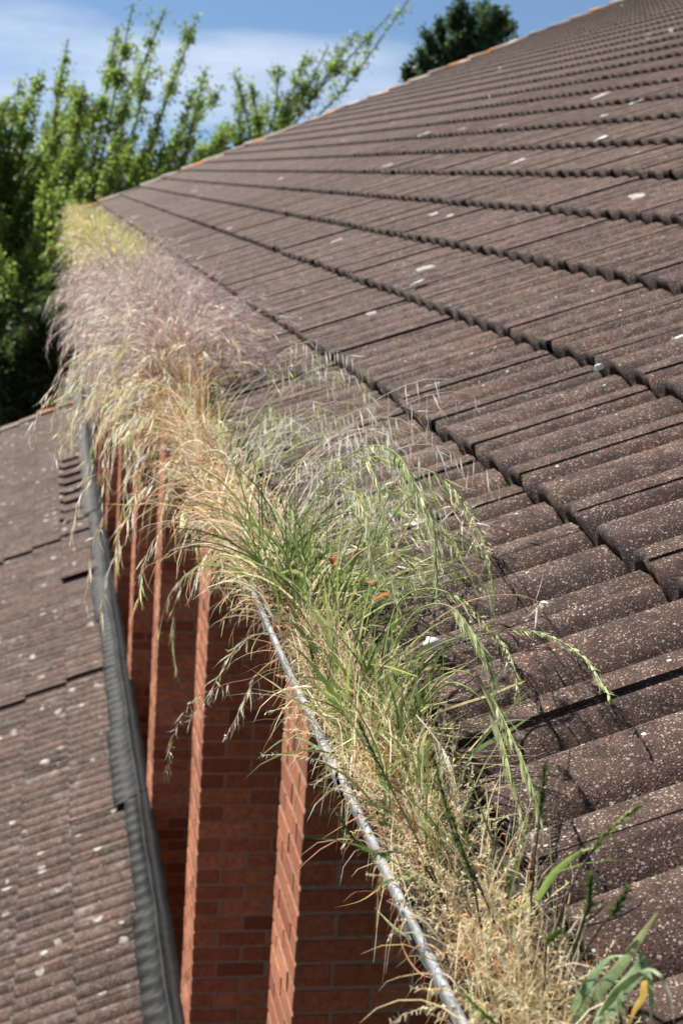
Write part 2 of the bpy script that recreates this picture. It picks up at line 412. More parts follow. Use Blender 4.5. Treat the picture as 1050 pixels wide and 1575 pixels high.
# ------------------------------------------------------------------ lead flashing along the top of the lower roof
flash = tag(empty('lead_flashing', (0, 0, 0)), 'dark grey lead flashing dressed over the top edge of the lower roof', 'flashing')
y = 5.5; s = 0; NL = 130
while y < 28.6:
    L = rng.uniform(1.35, 1.65); yy = np.linspace(y, y+L+.06, NL)
    x_edge = .548+rng.normal(0, .012) - (.0 if s % 3 else .035)
    lift = .004+.004*(s % 2)
    surf = lambda x: -3.955+math.tan(TH)*(x-.552)
    wav = np.cos(2*np.pi*(yy-LO[1])/PERIOD)
    cols = []
    for q, (x, amp, up_) in enumerate([(x_edge, .019, .001), (x_edge+.004, .019, .008), (x_edge+.045, .018, .010), (x_edge+.085, .013, .014), (.658, .005, .024), (.666, 0., .040), (.672, 0., .030), (.700, 0., .024), (.742, 0., .026), (.744, 0, -.12)]):
        fold = .004*np.sin(yy*3+s) if q in (4, 5, 6) else 0
        xx = x+fold+.003*np.sin(yy*11+q)+(rng.normal(0, .0015, NL) if q < 2 else 0)
        cols.append(np.stack([xx, yy, surf(min(x, .70))+up_+lift+(amp*wav-.012 if q < 4 else 0)+rng.normal(0, .0005, NL)], 1))
    G = np.array(cols); nq = len(cols); mb = MB()
    f = [(a*NL+b, a*NL+b+1, (a+1)*NL+b+1, (a+1)*NL+b) for a in range(nq-1) for b in range(NL-1)]
    mb.add(G.reshape(-1, 3), f); mb.build('lead_sheet', M_lead, flash)
    y += L; s += 1

# ------------------------------------------------------------------ brick piers
def brick_mesh(lx, ly, seed):
    g = np.random.default_rng(seed); h = .065; b = .0032
    V = []
    for (sx, sy_, sz) in [(a, b_, c_) for c_ in (0, 1) for b_ in (0, 1) for a in (0, 1)]:
        cx, cyy, cz = sx*lx, sy_*ly, sz*h
        ix, iy, iz = (b if sx == 0 else -b), (b if sy_ == 0 else -b), (b if sz == 0 else -b)
        for q in ((cx, cyy+iy, cz+iz), (cx+ix, cyy, cz+iz), (cx+ix, cyy+iy, cz)): V.append(q)
    V = np.array(V)+g.normal(0, .0006, (24, 3))
    mb = MB(); idx = lambda a, b_, c_, q: (a+2*b_+4*c_)*3+q
    F = []
    for a in (0, 1):
        q = [idx(a, 0, 0, 0), idx(a, 1, 0, 0), idx(a, 1, 1, 0), idx(a, 0, 1, 0)]; F.append(q if a else q[::-1])
        q = [idx(0, a, 0, 1), idx(1, a, 0, 1), idx(1, a, 1, 1), idx(0, a, 1, 1)]; F.append(q[::-1] if a else q)
        q = [idx(0, 0, a, 2), idx(1, 0, a, 2), idx(1, 1, a, 2), idx(0, 1, a, 2)]; F.append(q if a else q[::-1])
    for p in (0, 1):
        for q in (0, 1):
            F.append([idx(0, p, q, 1), idx(1, p, q, 1), idx(1, p, q, 2), idx(0, p, q, 2)])
            F.append([idx(p, 0, q, 0), idx(p, 1, q, 0), idx(p, 1, q, 2), idx(p, 0, q, 2)])
            F.append([idx(p, q, 0, 0), idx(p, q, 1, 0), idx(p, q, 1, 1), idx(p, q, 0, 1)])
    mb.add(V, F); T = [[idx(a, b_, c_, 0), idx(a, b_, c_, 1), idx(a, b_, c_, 2)] for a in (0, 1) for b_ in (0, 1) for c_ in (0, 1)]
    mb.t.append(np.array(T))
    return mb
kinds = {'S': (.215, .1025), 'H': (.1025, .215), 'h': (.1025, .1025)}
bm_cache = {}
for kk, (lx, ly) in kinds.items():
    bm_cache[kk] = [brick_mesh(lx, ly, s_*7+ord(kk)) for s_ in range(4)]
b_mesh = {}
for kk in kinds:
    b_mesh[kk] = []
    for q in bm_cache[kk]:
        me = q.mesh('brick', smooth=False); me.materials.append(M_brick); b_mesh[kk].append(me)
EVEN = [('H', 0, 0), ('H', 0, .225), ('S', .1125, 0), ('S', .3375, 0)]
ODD = [('S', 0, 0), ('S', .225, 0), ('h', .45, 0), ('H', 0, .1125), ('S', 0, .3375)]
PX = .727
ordinal = ['nearest', 'second nearest', 'third nearest', 'fourth nearest', 'fifth nearest', 'sixth nearest', 'seventh nearest', 'farthest']
for pi_, py_ in enumerate([4.13, 6.80, 9.62, 12.28, 15.0, 17.7, 20.4, 23.1]):
    pier = tag(empty('brick_pier', (PX, py_, -6.4)), '%s red brick pier under the gutter, its left side sunlit' % ordinal[pi_], 'pier', 'row of brick piers under the eaves')
    mb = MB(); mb.box((.0032, .0032, 0), (.56, .434, 5.66)); core = mb.build('mortar', M_mortar, pier, smooth=False)
    stuff = MB(); g = np.random.default_rng(90+pi_)
    for c_ in range(-16, 62):
        z_top = -1.817-.005-.075*c_; zb = z_top-.065
        if zb < -6.38 or z_top > -.76: continue
        for kk, bx, by in (EVEN if c_ % 2 == 0 else ODD):
            sgl = pi_ < 3 and -4.1 < zb < (-.85 if pi_ == 0 else -1.0) and len(pier.children) < 298
            d = g.normal(0, .0007, 3)
            if sgl:
                o = link('brick', b_mesh[kk][g.integers(4)], None, pier); o.location = (bx+d[0], by+d[1], zb+6.4+d[2]*.6)
            else:
                src = bm_cache[kk][g.integers(4)]
                n0 = stuff.n; v = src.v[0]+np.array([bx, by, zb+6.4])+d
                stuff.add(v, src.f[0], np.full((24, 3), g.random())); stuff.t.append(src.t[0]+n0)
    if stuff.n:
        o = stuff.build('brickwork', M_brick_far, pier, smooth=False); o['kind'] = 'stuff'

# wall behind the piers, eaves boards
k = NT('brick_wall'); bt = k.n('ShaderNodeTexBrick'); bt.inputs['Scale'].default_value = 1.0
bt.inputs['Brick Width'].default_value = .225; bt.inputs['Row Height'].default_value = .075; bt.inputs['Mortar Size'].default_value = .006
bt.inputs['Color1'].default_value = (.26, .08, .045, 1); bt.inputs['Color2'].default_value = (.36, .12, .065, 1); bt.inputs['Mortar'].default_value = (.33, .26, .2, 1)
cmb = k.n('ShaderNodeCombineXYZ'); sepx = k.n('ShaderNodeSeparateXYZ'); k.l(k.pos(), sepx.inputs[0])
k.l(k.math('ADD', sepx.outputs[0], sepx.outputs[1]), cmb.inputs[0]); k.l(sepx.outputs[2], cmb.inputs[1])
k.l(cmb.outputs[0], bt.inputs['Vector']); k.l(bt.outputs[0], k.b.inputs['Base Color']); k.b.inputs['Roughness'].default_value = .9; M_wall = k.m
bw = MB(); bw.box((1.287, -.5, -6.4), (1.5, 25.3, -.4)); 
tag(bw.build('brick_wall', M_wall, None, smooth=False), 'shaded red brick wall set back between the piers', 'wall')
gw = MB(); gz = lambda x: ZB+math.tan(TH)*(x-XB)-.16
gw.add([(1.51, 25.1, -6.4), (9.6, 25.1, -6.4), (9.6, 25.1, gz(9.6)), (1.51, 25.1, gz(1.51)), (1.51, 25.32, -6.4), (9.6, 25.32, -6.4), (9.6, 25.32, gz(9.6)), (1.51, 25.32, gz(1.51))],
       [(0,1,2,3),(7,6,5,4),(4,5,1,0),(5,6,2,1),(6,7,3,2),(7,4,0,3)])
tag(gw.build('gable_wall', M_wall, None, smooth=False), 'brick gable wall under the far verge of the large roof', 'wall')
ev = tag(empty('eaves_boards', (.45, 0, -.75)), 'dark timber fascia and soffit behind the gutter', 'eaves')
mb = MB(); mb.box((.005, -.5, .0), (.027, 25.4, .118)); mb.build('fascia', M_wood, ev, False)
mb = MB(); mb.box((.03, -.5, -.006), (.833, 25.4, .008)); mb.build('soffit', M_wood, ev, False)
lw = MB(); lw.box((-2.3, 5.6, -6.4), (.70, 28.6, -5.45)); tag(lw.build('low_wall', M_wall, None, False), 'brick base of the lower building under the pale roof', 'wall')

# ------------------------------------------------------------------ gutter
gut = tag(empty('rain_gutter', (.372, 0, -.60)), 'weathered pale grey half-round gutter choked with grass along the eaves', 'gutter')
def gut_profile(r):
    a = np.linspace(0, math.pi, 15); out = [(-r*math.cos(q), -r*math.sin(q)) for q in a]
    bead = [(-r+.004, .001), (-r+.0035, .003), (-r, .004), (-r-.002, .003), (-r-.0025, .0), (-r-.002, -.003)]
    inn = [(-(r-.004)*math.cos(q), -(r-.004)*math.sin(q)) for q in a[::-1]]
    return bead+out[1:]+[(r+.0, .005), (r-.004, .005)]+inn[:-1]
def gut_len(y0, y1, r, n, name, wob=.0015):
    pr = np.array(gut_profile(r)); m = len(pr); yy = np.linspace(y0, y1, n); mb = MB()
    V = np.zeros((n, m, 3)); V[:, :, 0] = pr[None, :, 0]+(np.sin(yy*2.7)*wob+np.sin(yy*9)*wob*.4)[:, None]; V[:, :, 1] = yy[:, None]; V[:, :, 2] = pr[None, :, 1]+(np.sin(yy*1.9+1)*wob*1.5)[:, None]
    f = [(a*m+b, a*m+(b+1) % m, (a+1)*m+(b+1) % m, (a+1)*m+b) for a in range(n-1) for b in range(m)]
    mb.add(V.reshape(-1, 3), f); return mb.build(name, M_gutter, gut)
y = -.4; 
joints = []
for L in (2.05, 2.9, 4, 4, 4, 4, 4.75):
    gut_len(y, y+L-.004, .0555, 30, 'trough'); y += L; joints.append(y)
for q in joints[:-1]: gut_len(q-.06, q+.06, .0585, 4, 'joint_bracket')
for q in np.arange(.3, 25, .95):
    mb = MB(); a = np.linspace(.1, math.pi, 12)
    P = [(-.0605*math.cos(t), q, -.0605*math.sin(t)) for t in a]
    Q = np.array(P); V = np.concatenate([Q+(0, -.014, 0), Q+(0, .014, 0)]); mb.add(V, [(b, b+1, b+13, b+12) for b in range(11)]); mb.build('bracket', M_gutter, gut)
mb = MB(); yy = np.linspace(-.4, 25.2, 500); xs = np.linspace(-.05, .05, 9)
V = np.zeros((500, 9, 3)); V[:, :, 0] = .372+xs[None]; V[:, :, 1] = yy[:, None]; V[:, :, 2] = -.622+.026*np.clip(xs/.05, 0, 1)[None]+.018*rng.random((500, 9))+.012*np.sin(yy*6)[:, None]
mb.add(V.reshape(-1, 3), [(a*9+b, a*9+b+1, (a+1)*9+b+1, (a+1)*9+b) for a in range(499) for b in range(8)])
tag(mb.build('soil', M_soil), 'dark soil and silt filling the gutter', 'soil', kind='stuff')

# ------------------------------------------------------------------ grass
def unit(a): return a/(np.linalg.norm(a, axis=-1, keepdims=True)+1e-9)
def ribbons(mb, P, W, C, g, ref=None, fold=0.0):
    B, n, _ = P.shape; T = unit(np.gradient(P, axis=1))
    if ref is None: ref = unit(g.normal(0, 1, (B, 3)))
    S = unit(np.cross(T, ref[:, None, :]))
    W = np.broadcast_to(W, (B, n))[..., None]
    C = np.asarray(C, float)
    if C.ndim == 1: C = np.tile(C, (B, 1))
    if C.ndim == 2: C = np.repeat(C[:, None], n, 1)
    if fold:
        N = np.cross(S, T); V = np.stack([P-S*W/2, P-N*W*fold, P+S*W/2], 2); m = 3
    else: V = np.stack([P-S*W/2, P+S*W/2], 2); m = 2
    base = (np.arange(B)[:, None, None]*n*m+np.arange(n-1)[None, :, None]*m+np.arange(m-1)[None, None, :]).reshape(-1)
    F = np.stack([base, base+1, base+m+1, base+m], 1)
    mb.add(V.reshape(-1, 3), F, np.repeat(C[:, :, None], m, 2).reshape(-1, 3))
def grow(base, az, e0, droop, L, n, g, p=1.4, wob=.35, lim=-1.45):
    B = len(base); t = np.linspace(0, 1, n)[None]
    el = np.maximum(e0[:, None]-droop[:, None]*t**p, lim)
    a = az[:, None]+np.cumsum(g.normal(0, wob/n**.5, (B, n)), 1)
    D = np.stack([np.cos(el)*np.cos(a), np.cos(el)*np.sin(a), np.sin(el)], -1)*(L[:, None, None]/(n-1))
    D[:, 0] = 0
    return base[:, None]+np.cumsum(D, 1)
def avoid_roof(P, clr=.012):
    """keep plants above the tiles"""
    x, z = P[..., 0], P[..., 2]
    zs = ZB+math.tan(TH)*(x-XB)+clr
    inside = x > .43
    P[..., 2] = np.where(inside & (z < zs), zs, z)
    return P
def pal(cols, B, g, j=.12):
    c = np.array(cols)[g.integers(len(cols), size=B)]; return np.clip(c*(1+g.normal(0, j, (B, 1)))*(1+g.normal(0, j*.3, (B, 3))), .004, .95)
STRAW = [(.72, .60, .35), (.78, .68, .44), (.60, .45, .24), (.84, .77, .55)]
PALE = [(.52, .56, .27), (.62, .63, .36), (.68, .68, .46)]
RUSSET = [(.42, .20, .095), (.48, .27, .14), (.36, .17, .09), (.52, .34, .19)]
GREEN = [(.13, .19, .048), (.17, .23, .062), (.10, .155, .04), (.23, .28, .085)]
LIME = [(.40, .47, .17), (.48, .54, .24), (.34, .41, .14)]
SILVER = [(.70, .66, .56), (.60, .55, .46), (.78, .74, .64)]
PURPLE = [(.42, .30, .295), (.48, .37, .355), (.34, .235, .24), (.55, .46, .43)]
YELLOW = [(.44, .42, .12), (.50, .47, .16), (.36, .38, .10), (.55, .52, .24)]
DARKG = [(.09, .15, .045), (.13, .19, .06), (.13, .135, .055), (.07, .12, .035)]
def spikelets(mb, P, g, start, K, length, width, cols, hang=.6, spread=.55, awn=.018, nawn=3, tw=.9):
    """flat little spikelets with awns along the outer part of each stem"""
    B, n, _ = P.shape; t = start+(1-start)*(np.arange(K)+g.random((B, K)))/K
    f = t*(n-1); i = np.clip(f.astype(int), 0, n-2); r = (f-i)[..., None]; bi = np.arange(B)[:, None]
    Q = P[bi, i]*(1-r)+P[bi, i+1]*r; T = unit(P[bi, i+1]-P[bi, i])
    D = unit(T*tw+np.array([0, 0, -1.])*hang*g.random((B, K, 1))*1.4+g.normal(0, spread, (B, K, 3)))
    Q = Q.reshape(-1, 3); D = D.reshape(-1, 3); N = len(Q)
    L = length*g.uniform(.7, 1.25, N)*(1.1-.35*np.tile((np.arange(K)/K), B))
    ped = unit(D+g.normal(0, .2, (N, 3)))*L[:, None]*.25
    s = np.array([0, .3, .7, 1.0]); S = Q[:, None]+ped[:, None]*np.minimum(s*3, 1)[None, :, None]+D[:, None]*(L[:, None]*s[None])[..., None]
    S[:, :, 2] -= (s**2)[None]*L[:, None]*.15
    C = pal(cols, N, g)
    ribbons(mb, S, width*np.array([.25, 1., .8, .12])[None]*g.uniform(.7, 1.2, (N, 1)), C, g)
    if nawn:
        st = np.repeat(S[:, 2], nawn, 0); dd = unit(np.repeat(D, nawn, 0)+g.normal(0, .16, (N*nawn, 3)))
        A = np.stack([st, st+dd*(L[:, None].repeat(nawn, 0)*.3+awn*g.uniform(.6, 1.3, (N*nawn, 1)))], 1)
        ribbons(mb, A, np.array([[width*.26, width*.07]]), np.repeat(C, nawn, 0)*1.12, g)
def tuft(name, label, y, spread_y, blades=None, stems=None, x=.372, spread_x=.03, seed=0, group='grass tufts growing in the gutter', cat='grass'):
    """one plant: Empty > blades, stems (> seed_heads)"""
    g = np.random.default_rng(seed+500)
    e = tag(empty(name, (x, y, -.61)), label, cat, group); off = np.array([x, y, -.61])
    def bases(B): return np.stack([x+g.normal(0, spread_x, B).clip(-.045, .05), y+g.normal(0, spread_y, B), np.full(B, -.615)], 1)
    for kw in (blades or []):
        B = kw['n']; mb = MB()
        az = g.normal(kw.get('az', 0), kw.get('azs', 3.0), B); e0 = g.normal(kw.get('e', 1.2), kw.get('es', .2), B); dr = g.normal(kw.get('d', 1.2), kw.get('ds', .5), B)
        L = kw['L']*g.uniform(.55, 1.15, B); n = 8
        P = avoid_roof(grow(bases(B), az, e0, dr, L, n, g, wob=kw.get('wob', .35)))-off
        w = kw['w']*g.uniform(.7, 1.3, (B, 1))*np.array([.7, .95, 1, 1, .9, .7, .45, .06])[None]
        c0 = pal(kw['c'], B, g); tip = pal(kw.get('tip', kw['c']), B, g); tt = np.linspace(0, 1, n)[None, :, None]**2
        ribbons(mb, P, w, c0[:, None]*(1-tt)+tip[:, None]*tt, g)
        mb.build(kw.get('name', 'blades'), M_grass, e)['kind'] = 'stuff'
    for kw in (stems or []):
        B = kw['n']; mb = MB(); hb = MB()
        az = g.normal(kw.get('az', 0), kw.get('azs', 3.0), B); e0 = g.normal(kw.get('e', 1.35), kw.get('es', .15), B); dr = g.normal(kw.get('d', 1.6), kw.get('ds', .4), B)
        L = kw['L']*g.uniform(.45, 1.2, B)
        P = avoid_roof(grow(bases(B), az, e0, dr, L, 12, g, p=kw.get('p', 2.2), wob=kw.get('wob', .25)), .02)-off
        ribbons(mb, P, kw.get('w', .0013)*np.linspace(1, .5, 12)[None], pal(kw['c'], B, g), g)
        st = mb.build('stems', M_grass, e); st['kind'] = 'stuff'
        spikelets(hb, P, g, kw.get('start', .68), kw.get('K', 9), kw.get('sl', .02), kw.get('sw', .0032), kw['hc'], kw.get('hang', .7), kw.get('spread', .5), kw.get('awn', .016), kw.get('nawn', 2), kw.get('tw', .9))
        hb.build('seed_heads', M_grass, st)['kind'] = 'stuff'
    return e
LEFT, RIGHT, NEAR = math.pi, 0.0, -math.pi/2

# straw mat: the matted dead grass nobody could count
def straw_mat(name, label, y0, y1, n, cols, L, w, seed, e=.5, es=.5, d=1.3, xs=.035, x=.375, az=None, azs=None, wob=.75, cl=.07, keep_lip=False):
    g = np.random.default_rng(seed); mb = MB()
    nc = max(4, int((y1-y0)/cl)); cyc = g.uniform(y0, y1, nc); caz = g.uniform(0, 2*np.pi, nc); ccol = 1+g.normal(0, .13, nc); ci = g.integers(nc, size=n)
    loose = g.random(n) < .3
    base = np.stack([x+g.normal(0, xs, n).clip(-.05, .055), np.where(loose, g.uniform(y0, y1, n), cyc[ci]+g.normal(0, cl*.33, n)), -.615+.03*g.random(n)], 1)
    a = caz[ci]+g.normal(0, 1.1, n) if az is None else g.normal(az, azs, n)+.5*np.sin(caz[ci])
    P = grow(base, a, g.normal(e, es, n), g.normal(d, .7, n), L*g.uniform(.4, 1.3, n), 7, g, wob=wob)
    over = P[..., 0].max(1) > .412+.03*g.random(n)**2
    P[over, :, 0] = base[over, None, 0]+(P[over, :, 0]-base[over, None, 0])*.3
    if keep_lip:
        out = (P[..., 0].min(1) < .312) & (g.random(n) < .86)
        P[out, :, 0] = base[out, None, 0]+(P[out, :, 0]-base[out, None, 0])*.3
    P = avoid_roof(P, .006)
    ribbons(mb, P, w*g.uniform(.6, 1.3, (n, 1))*np.array([.8, 1, 1, .9, .8, .6, .15])[None], pal(cols, n, g, .16)*ccol[ci][:, None], g)
    o = mb.build(name, M_grass); return tag(o, label, 'dry grass', kind='stuff')
straw_mat('straw_mat', 'pale matted dead grass filling the near end of the gutter', .85, 2.0, 2500, STRAW+[RUSSET[3]], .10, .0011, 21, e=.85, xs=.022, x=.364, keep_lip=True)
straw_mat('straw_mat', 'russet dead stems low in the near gutter', .85, 2.4, 1300, RUSSET, .085, .0017, 22, e=.3, xs=.03, x=.370, keep_lip=True)
straw_mat('straw_mat', 'pale cream thatch of dead grass in the middle of the gutter', 2.2, 4.6, 2800, STRAW+[(.80,.72,.52)]+RUSSET[:1], .075, .0017, 23, e=.5, cl=.12, wob=1.3)
straw_mat('straw_mat', 'thin dead grass in the far gutter', 4.6, 25.0, 5000, STRAW+RUSSET+PURPLE, .11, .003, 24, e=.8, cl=.3)
straw_mat('hanging_straw', 'tangled reddish straw hanging over the gutter lip above the piers', 2.5, 4.9, 800, RUSSET+STRAW, .19, .0019, 25, e=.5, es=.45, d=1.5, x=.345, az=LEFT, azs=1.1, wob=1.7)

straw_mat('lip_straw', 'short pinkish straw covering the gutter lip beyond the nearest pier', 2.2, 3.7, 900, RUSSET[3:]+STRAW+RUSSET[:1], .085, .0015, 26, e=.35, es=.4, d=1.1, x=.330, xs=.012, az=LEFT, azs=1.4, wob=1.8)
# fine pale seed panicles of annual meadow grass near the camera
def panicles(name, label, y0, y1, n, seed):
    g = np.random.default_rng(seed); mb = MB()
    base = np.stack([.358+g.normal(0, .02, n).clip(-.045, .05), g.uniform(y0, y1, n), np.full(n, -.61)], 1)
    P = grow(base, g.uniform(0, 6.28, n), g.normal(1.1, .3, n), g.normal(.7, .4, n), g.uniform(.06, .13, n), 8, g, wob=.6)
    over = P[..., 0].max(1) > .415+.06*g.random(n)**3
    P[over, :, 0] = base[over, None, 0]+(P[over, :, 0]-base[over, None, 0])*.3
    P = avoid_roof(P, .01)
    ribbons(mb, P, np.linspace(.0011, .0006, 8)[None], pal(STRAW, n, g), g)
    spikelets(mb, P, g, .35, 44, .0048, .0011, STRAW+[(.74, .68, .48)], .1, 1.0, 0, 0)
    return tag(mb.build(name, M_grass), label, 'dry grass', kind='stuff')
panicles('meadow_grass', 'fine cream seed panicles of meadow grass at the near end of the gutter', .9, 1.85, 260, 31)

tuft('grass_tuft', 'bright green tussock standing in the gutter at the middle of the picture', 2.33, .10, seed=1,
     blades=[dict(n=110, L=.27, w=.0024, c=GREEN+DARKG, tip=GREEN+LIME[:1], e=1.3, es=.25, d=.9, az=1.9, azs=1.5), dict(n=30, L=.22, w=.005, c=GREEN, tip=LIME, e=1.25, d=.9, name='broad_blades'), dict(n=70, L=.2, w=.003, c=STRAW, e=1.0, d=1.4, name='dead_blades')],
     stems=[dict(n=10, L=.36, az=.2, azs=.6, c=LIME, hc=LIME+SILVER[:1], d=2.3, K=14, sl=.02, sw=.0028, start=.6, spread=.2, hang=.9)])
tuft('grass_tuft', 'green leafy tuft with arching lime seed heads over the tiles', 1.70, .12, seed=2, spread_x=.022,
     blades=[dict(n=120, L=.15, w=.0046, c=GREEN, tip=GREEN+LIME, e=1.35, es=.18, d=.8), dict(n=60, L=.17, w=.0022, c=DARKG, tip=GREEN, e=1.35, d=.7, name='thin_blades'), dict(n=80, L=.17, w=.0026, c=STRAW+YELLOW[:1], e=.9, d=1.5, name='dead_blades')])
tuft('grass_tuft', 'few thin green blades standing among the near straw', 1.34, .12, seed=9, spread_x=.02,
     blades=[dict(n=34, L=.15, w=.0032, c=GREEN, tip=LIME+GREEN, e=1.2, d=.8, az=2.2, azs=1.1), dict(n=26, L=.16, w=.0016, c=DARKG, tip=STRAW, e=1.25, d=.5, az=2.2, azs=1.1, name='thin_blades')])
tuft('grass_tuft', 'silvery tuft with pale feathery seed heads spread over the tiles', 2.62, .16, seed=3, x=.39,
     blades=[dict(n=60, L=.2, w=.0025, c=STRAW+SILVER, e=1.1, d=1.3)],
     stems=[dict(n=30, L=.40, az=-.1, azs=.5, e=1.3, c=SILVER+STRAW[:1], hc=SILVER, d=2.0, K=8, sl=.024, sw=.0026, start=.58, nawn=3, awn=.02, tw=.3, hang=2.2, spread=.22)])
tuft('grass_tuft', 'lime tuft with weeping seed heads right of the tussock', 2.12, .07, seed=4, x=.39,
     blades=[dict(n=60, L=.24, w=.0024, c=LIME+GREEN[:2], e=1.3, d=1.5, az=-.1, azs=1.0)],
     stems=[dict(n=20, L=.36, az=0, azs=.5, e=1.4, es=.1, c=LIME, hc=LIME+SILVER[2:], d=2.7, K=20, sl=.018, sw=.0024, start=.5, spread=.14, hang=1.0)])
tuft('grass_tuft', 'pale arching tuft beside the silver heads at the roof edge', 3.25, .12, seed=5, x=.40,
     blades=[dict(n=50, L=.25, w=.0026, c=LIME+SILVER+GREEN[:1], e=1.25, d=1.6, az=0, azs=.9)],
     stems=[dict(n=24, L=.42, az=0, azs=.6, e=1.4, c=SILVER+LIME[:1], hc=SILVER+LIME[:1], d=2.3, K=12, sl=.022, sw=.0028, start=.55, tw=.4, hang=2.0, spread=.22)])
tuft('grass_tuft', 'tuft of olive blades among russet stems behind the cream thatch', 4.05, .15, seed=6,
     blades=[dict(n=80, L=.22, w=.0028, c=GREEN[:2]+STRAW+RUSSET[:2], e=1.3, d=.9, wob=.6)],
     stems=[dict(n=30, L=.42, az=LEFT, azs=1.2, c=RUSSET, hc=SILVER+STRAW, d=2.2, K=9, sl=.024, sw=.0032)])
for q, (yy, nn, lab, hl) in enumerate([
        (2.85, 8, 'straw tuft spilling left over the lip beside the green tussock', .36),
        (3.45, 16, 'straw tuft with pale heads hanging down before the second pier', .44),
        (4.05, 38, 'straw tuft hanging furthest down in front of the far piers', .38),
        (4.7, 44, 'straw and lilac tuft drooping to the flashing', .36)]):
    tuft('hanging_grass', lab, yy, .14, seed=20+q, x=.345,
         stems=[dict(n=nn, L=hl, az=LEFT, azs=.55, e=1.0, es=.3, d=2.5, ds=.35, p=1.25, c=RUSSET+STRAW, hc=SILVER+STRAW+LIME[:1], K=12, sl=.026, sw=.0038, start=.55, hang=1.0, spread=.3, wob=.8)],
         blades=[dict(n=6+nn//6, wob=1.2, L=.2, w=.0024, c=STRAW+RUSSET, az=LEFT, azs=.7, e=.8, d=2.0)])
names = ['first', 'second', 'third', 'fourth', 'fifth', 'sixth', 'seventh', 'eighth']
for q, yy in enumerate([4.6, 5.0, 5.45, 5.9, 6.4, 6.95, 7.5, 8.1]):
    tuft('brome_tuft', 'purplish dry grass clump, %s of its row counting away from the olive tuft' % names[q], yy, .085, seed=40+q, spread_x=.03,
         blades=[dict(n=110, L=.25, w=.0036, c=RUSSET+STRAW[:2]+PURPLE[:1]+GREEN[3:]+YELLOW[:1], e=1.2, d=1.1, wob=.8)],
         stems=[dict(n=85, L=.37, az=RIGHT, azs=.9, e=1.2, es=.25, c=RUSSET+PURPLE, hc=PURPLE+SILVER[:1], d=1.5, K=13, sl=.026, sw=.0030, w=.0018, start=.5, spread=.24, awn=.022, tw=1.2, hang=.25, wob=.8, ds=.7),
                dict(n=95, L=.42, az=LEFT, azs=.8, e=1.05, es=.3, c=RUSSET+PURPLE, hc=PURPLE+SILVER, d=2.3, K=13, sl=.026, sw=.0030, w=.0018, start=.45, spread=.24, awn=.022, tw=1.0, hang=.8, wob=.8, ds=.6)],
         group='purplish dry grass clumps in the gutter')
for q, yy in enumerate([8.9, 10.0, 11.4, 13.2, 15.6]):
    tuft('yellow_grass', 'yellow-green grass clump at the far gutter, %s beyond the purplish row' % names[q], yy, .35, seed=60+q, spread_x=.04,
         blades=[dict(n=420, L=.34, w=.007, c=YELLOW+LIME[:1], tip=YELLOW+STRAW[:1], e=1.3, d=.9, ds=.5)],
         stems=[dict(n=60, L=.38, az=LEFT, azs=1.4, e=1.3, c=YELLOW+STRAW, hc=STRAW+YELLOW[:2], d=1.8, K=9, sl=.035, sw=.006, w=.003, start=.55)],
         group='yellow-green clumps in the far gutter')
for q, yy in enumerate([18.5, 21.0, 23.6]):
    tuft('yellow_grass', '%s sparse short grass clump by the far gable' % names[q], yy, .6, seed=80+q, spread_x=.04,
         blades=[dict(n=260, L=.2, w=.010, c=YELLOW+STRAW[:2], e=1.3, d=.9, ds=.5)], group='short clumps by the far gable')

# hero stalks and leaves, placed in depth over gutter, lip or tiles
def spline(P, n):
    P = np.asarray(P, float); m = len(P); Q = np.concatenate([[2*P[0]-P[1]], P, [2*P[-1]-P[-2]]]); out = []
    for t in np.linspace(0, m-1-1e-6, n):
        i = int(t); f = t-i; a, b, c, d = Q[i], Q[i+1], Q[i+2], Q[i+3]
        out.append(.5*((2*b)+(c-a)*f+(2*a-5*b+4*c-d)*f*f+(3*b-a-3*c+d)*f**3))
    return np.array(out)
def roofx(u, v, k=.95):
    d = ray(u, v); s_ = (ZB-math.tan(TH)*XB)/(d[2]-math.tan(TH)*d[0]); return d*s_*k
def path(pts, n):
    P = [roofx(q[0], q[1], q[3]) if len(q) > 3 else atx(q[0], q[1], q[2]) for q in pts]
    return spline(P, n)
def stalk(name, label, pts, stem_c, head_c, w=.0016, start=.45, K=22, sl=.018, sw=.003, hang=.4, spread=.2, awn=.014, nawn=2, seed=0, group=None, cat='grass stalk'):
    g = np.random.default_rng(seed+900); P = path(pts, 22)[None]
    e = tag(empty(name, tuple(P[0, 0])), label, cat, group); P = P-P[:, :1]
    mb = MB(); mb.tube(P[0], np.linspace(w*.6, w*.3, 22), 5, pal(stem_c, 1, g)[0]); mb.build('stem', M_grass, e)
    hb = MB(); spikelets(hb, P, g, start, K, sl, sw, head_c, hang, spread, awn, nawn); hb.build('seed_head', M_grass, e)['kind'] = 'stuff'
    return e
def leaf_blade(mb, pts, w, c, c2=None, n=16, seed=0, prof_=None, ref=None):
    g = np.random.default_rng(seed+77); P = path(pts, n)[None] if not isinstance(pts, np.ndarray) else pts[None]
    t = np.linspace(0, 1, n); W = w*(prof_ if prof_ is not None else np.clip(np.minimum(.55+t*3, 1)*(1-t**2.2), .03, 1))
    C = np.array(c)[None]*(1-t[:, None]**2)+np.array(c2 if c2 is not None else c)[None]*t[:, None]**2
    ribbons(mb, P, W[None], C[None], g, ref=None if ref is None else np.array([ref], float), fold=.22)
def lone_leaf(name, label, pts, w, c, c2=None, seed=0, cat='grass leaf', ref=None, group=None):
    mb = MB(); leaf_blade(mb, pts, w, c, c2, seed=seed, ref=ref); return tag(mb.build(name, M_grass), label, cat, group)

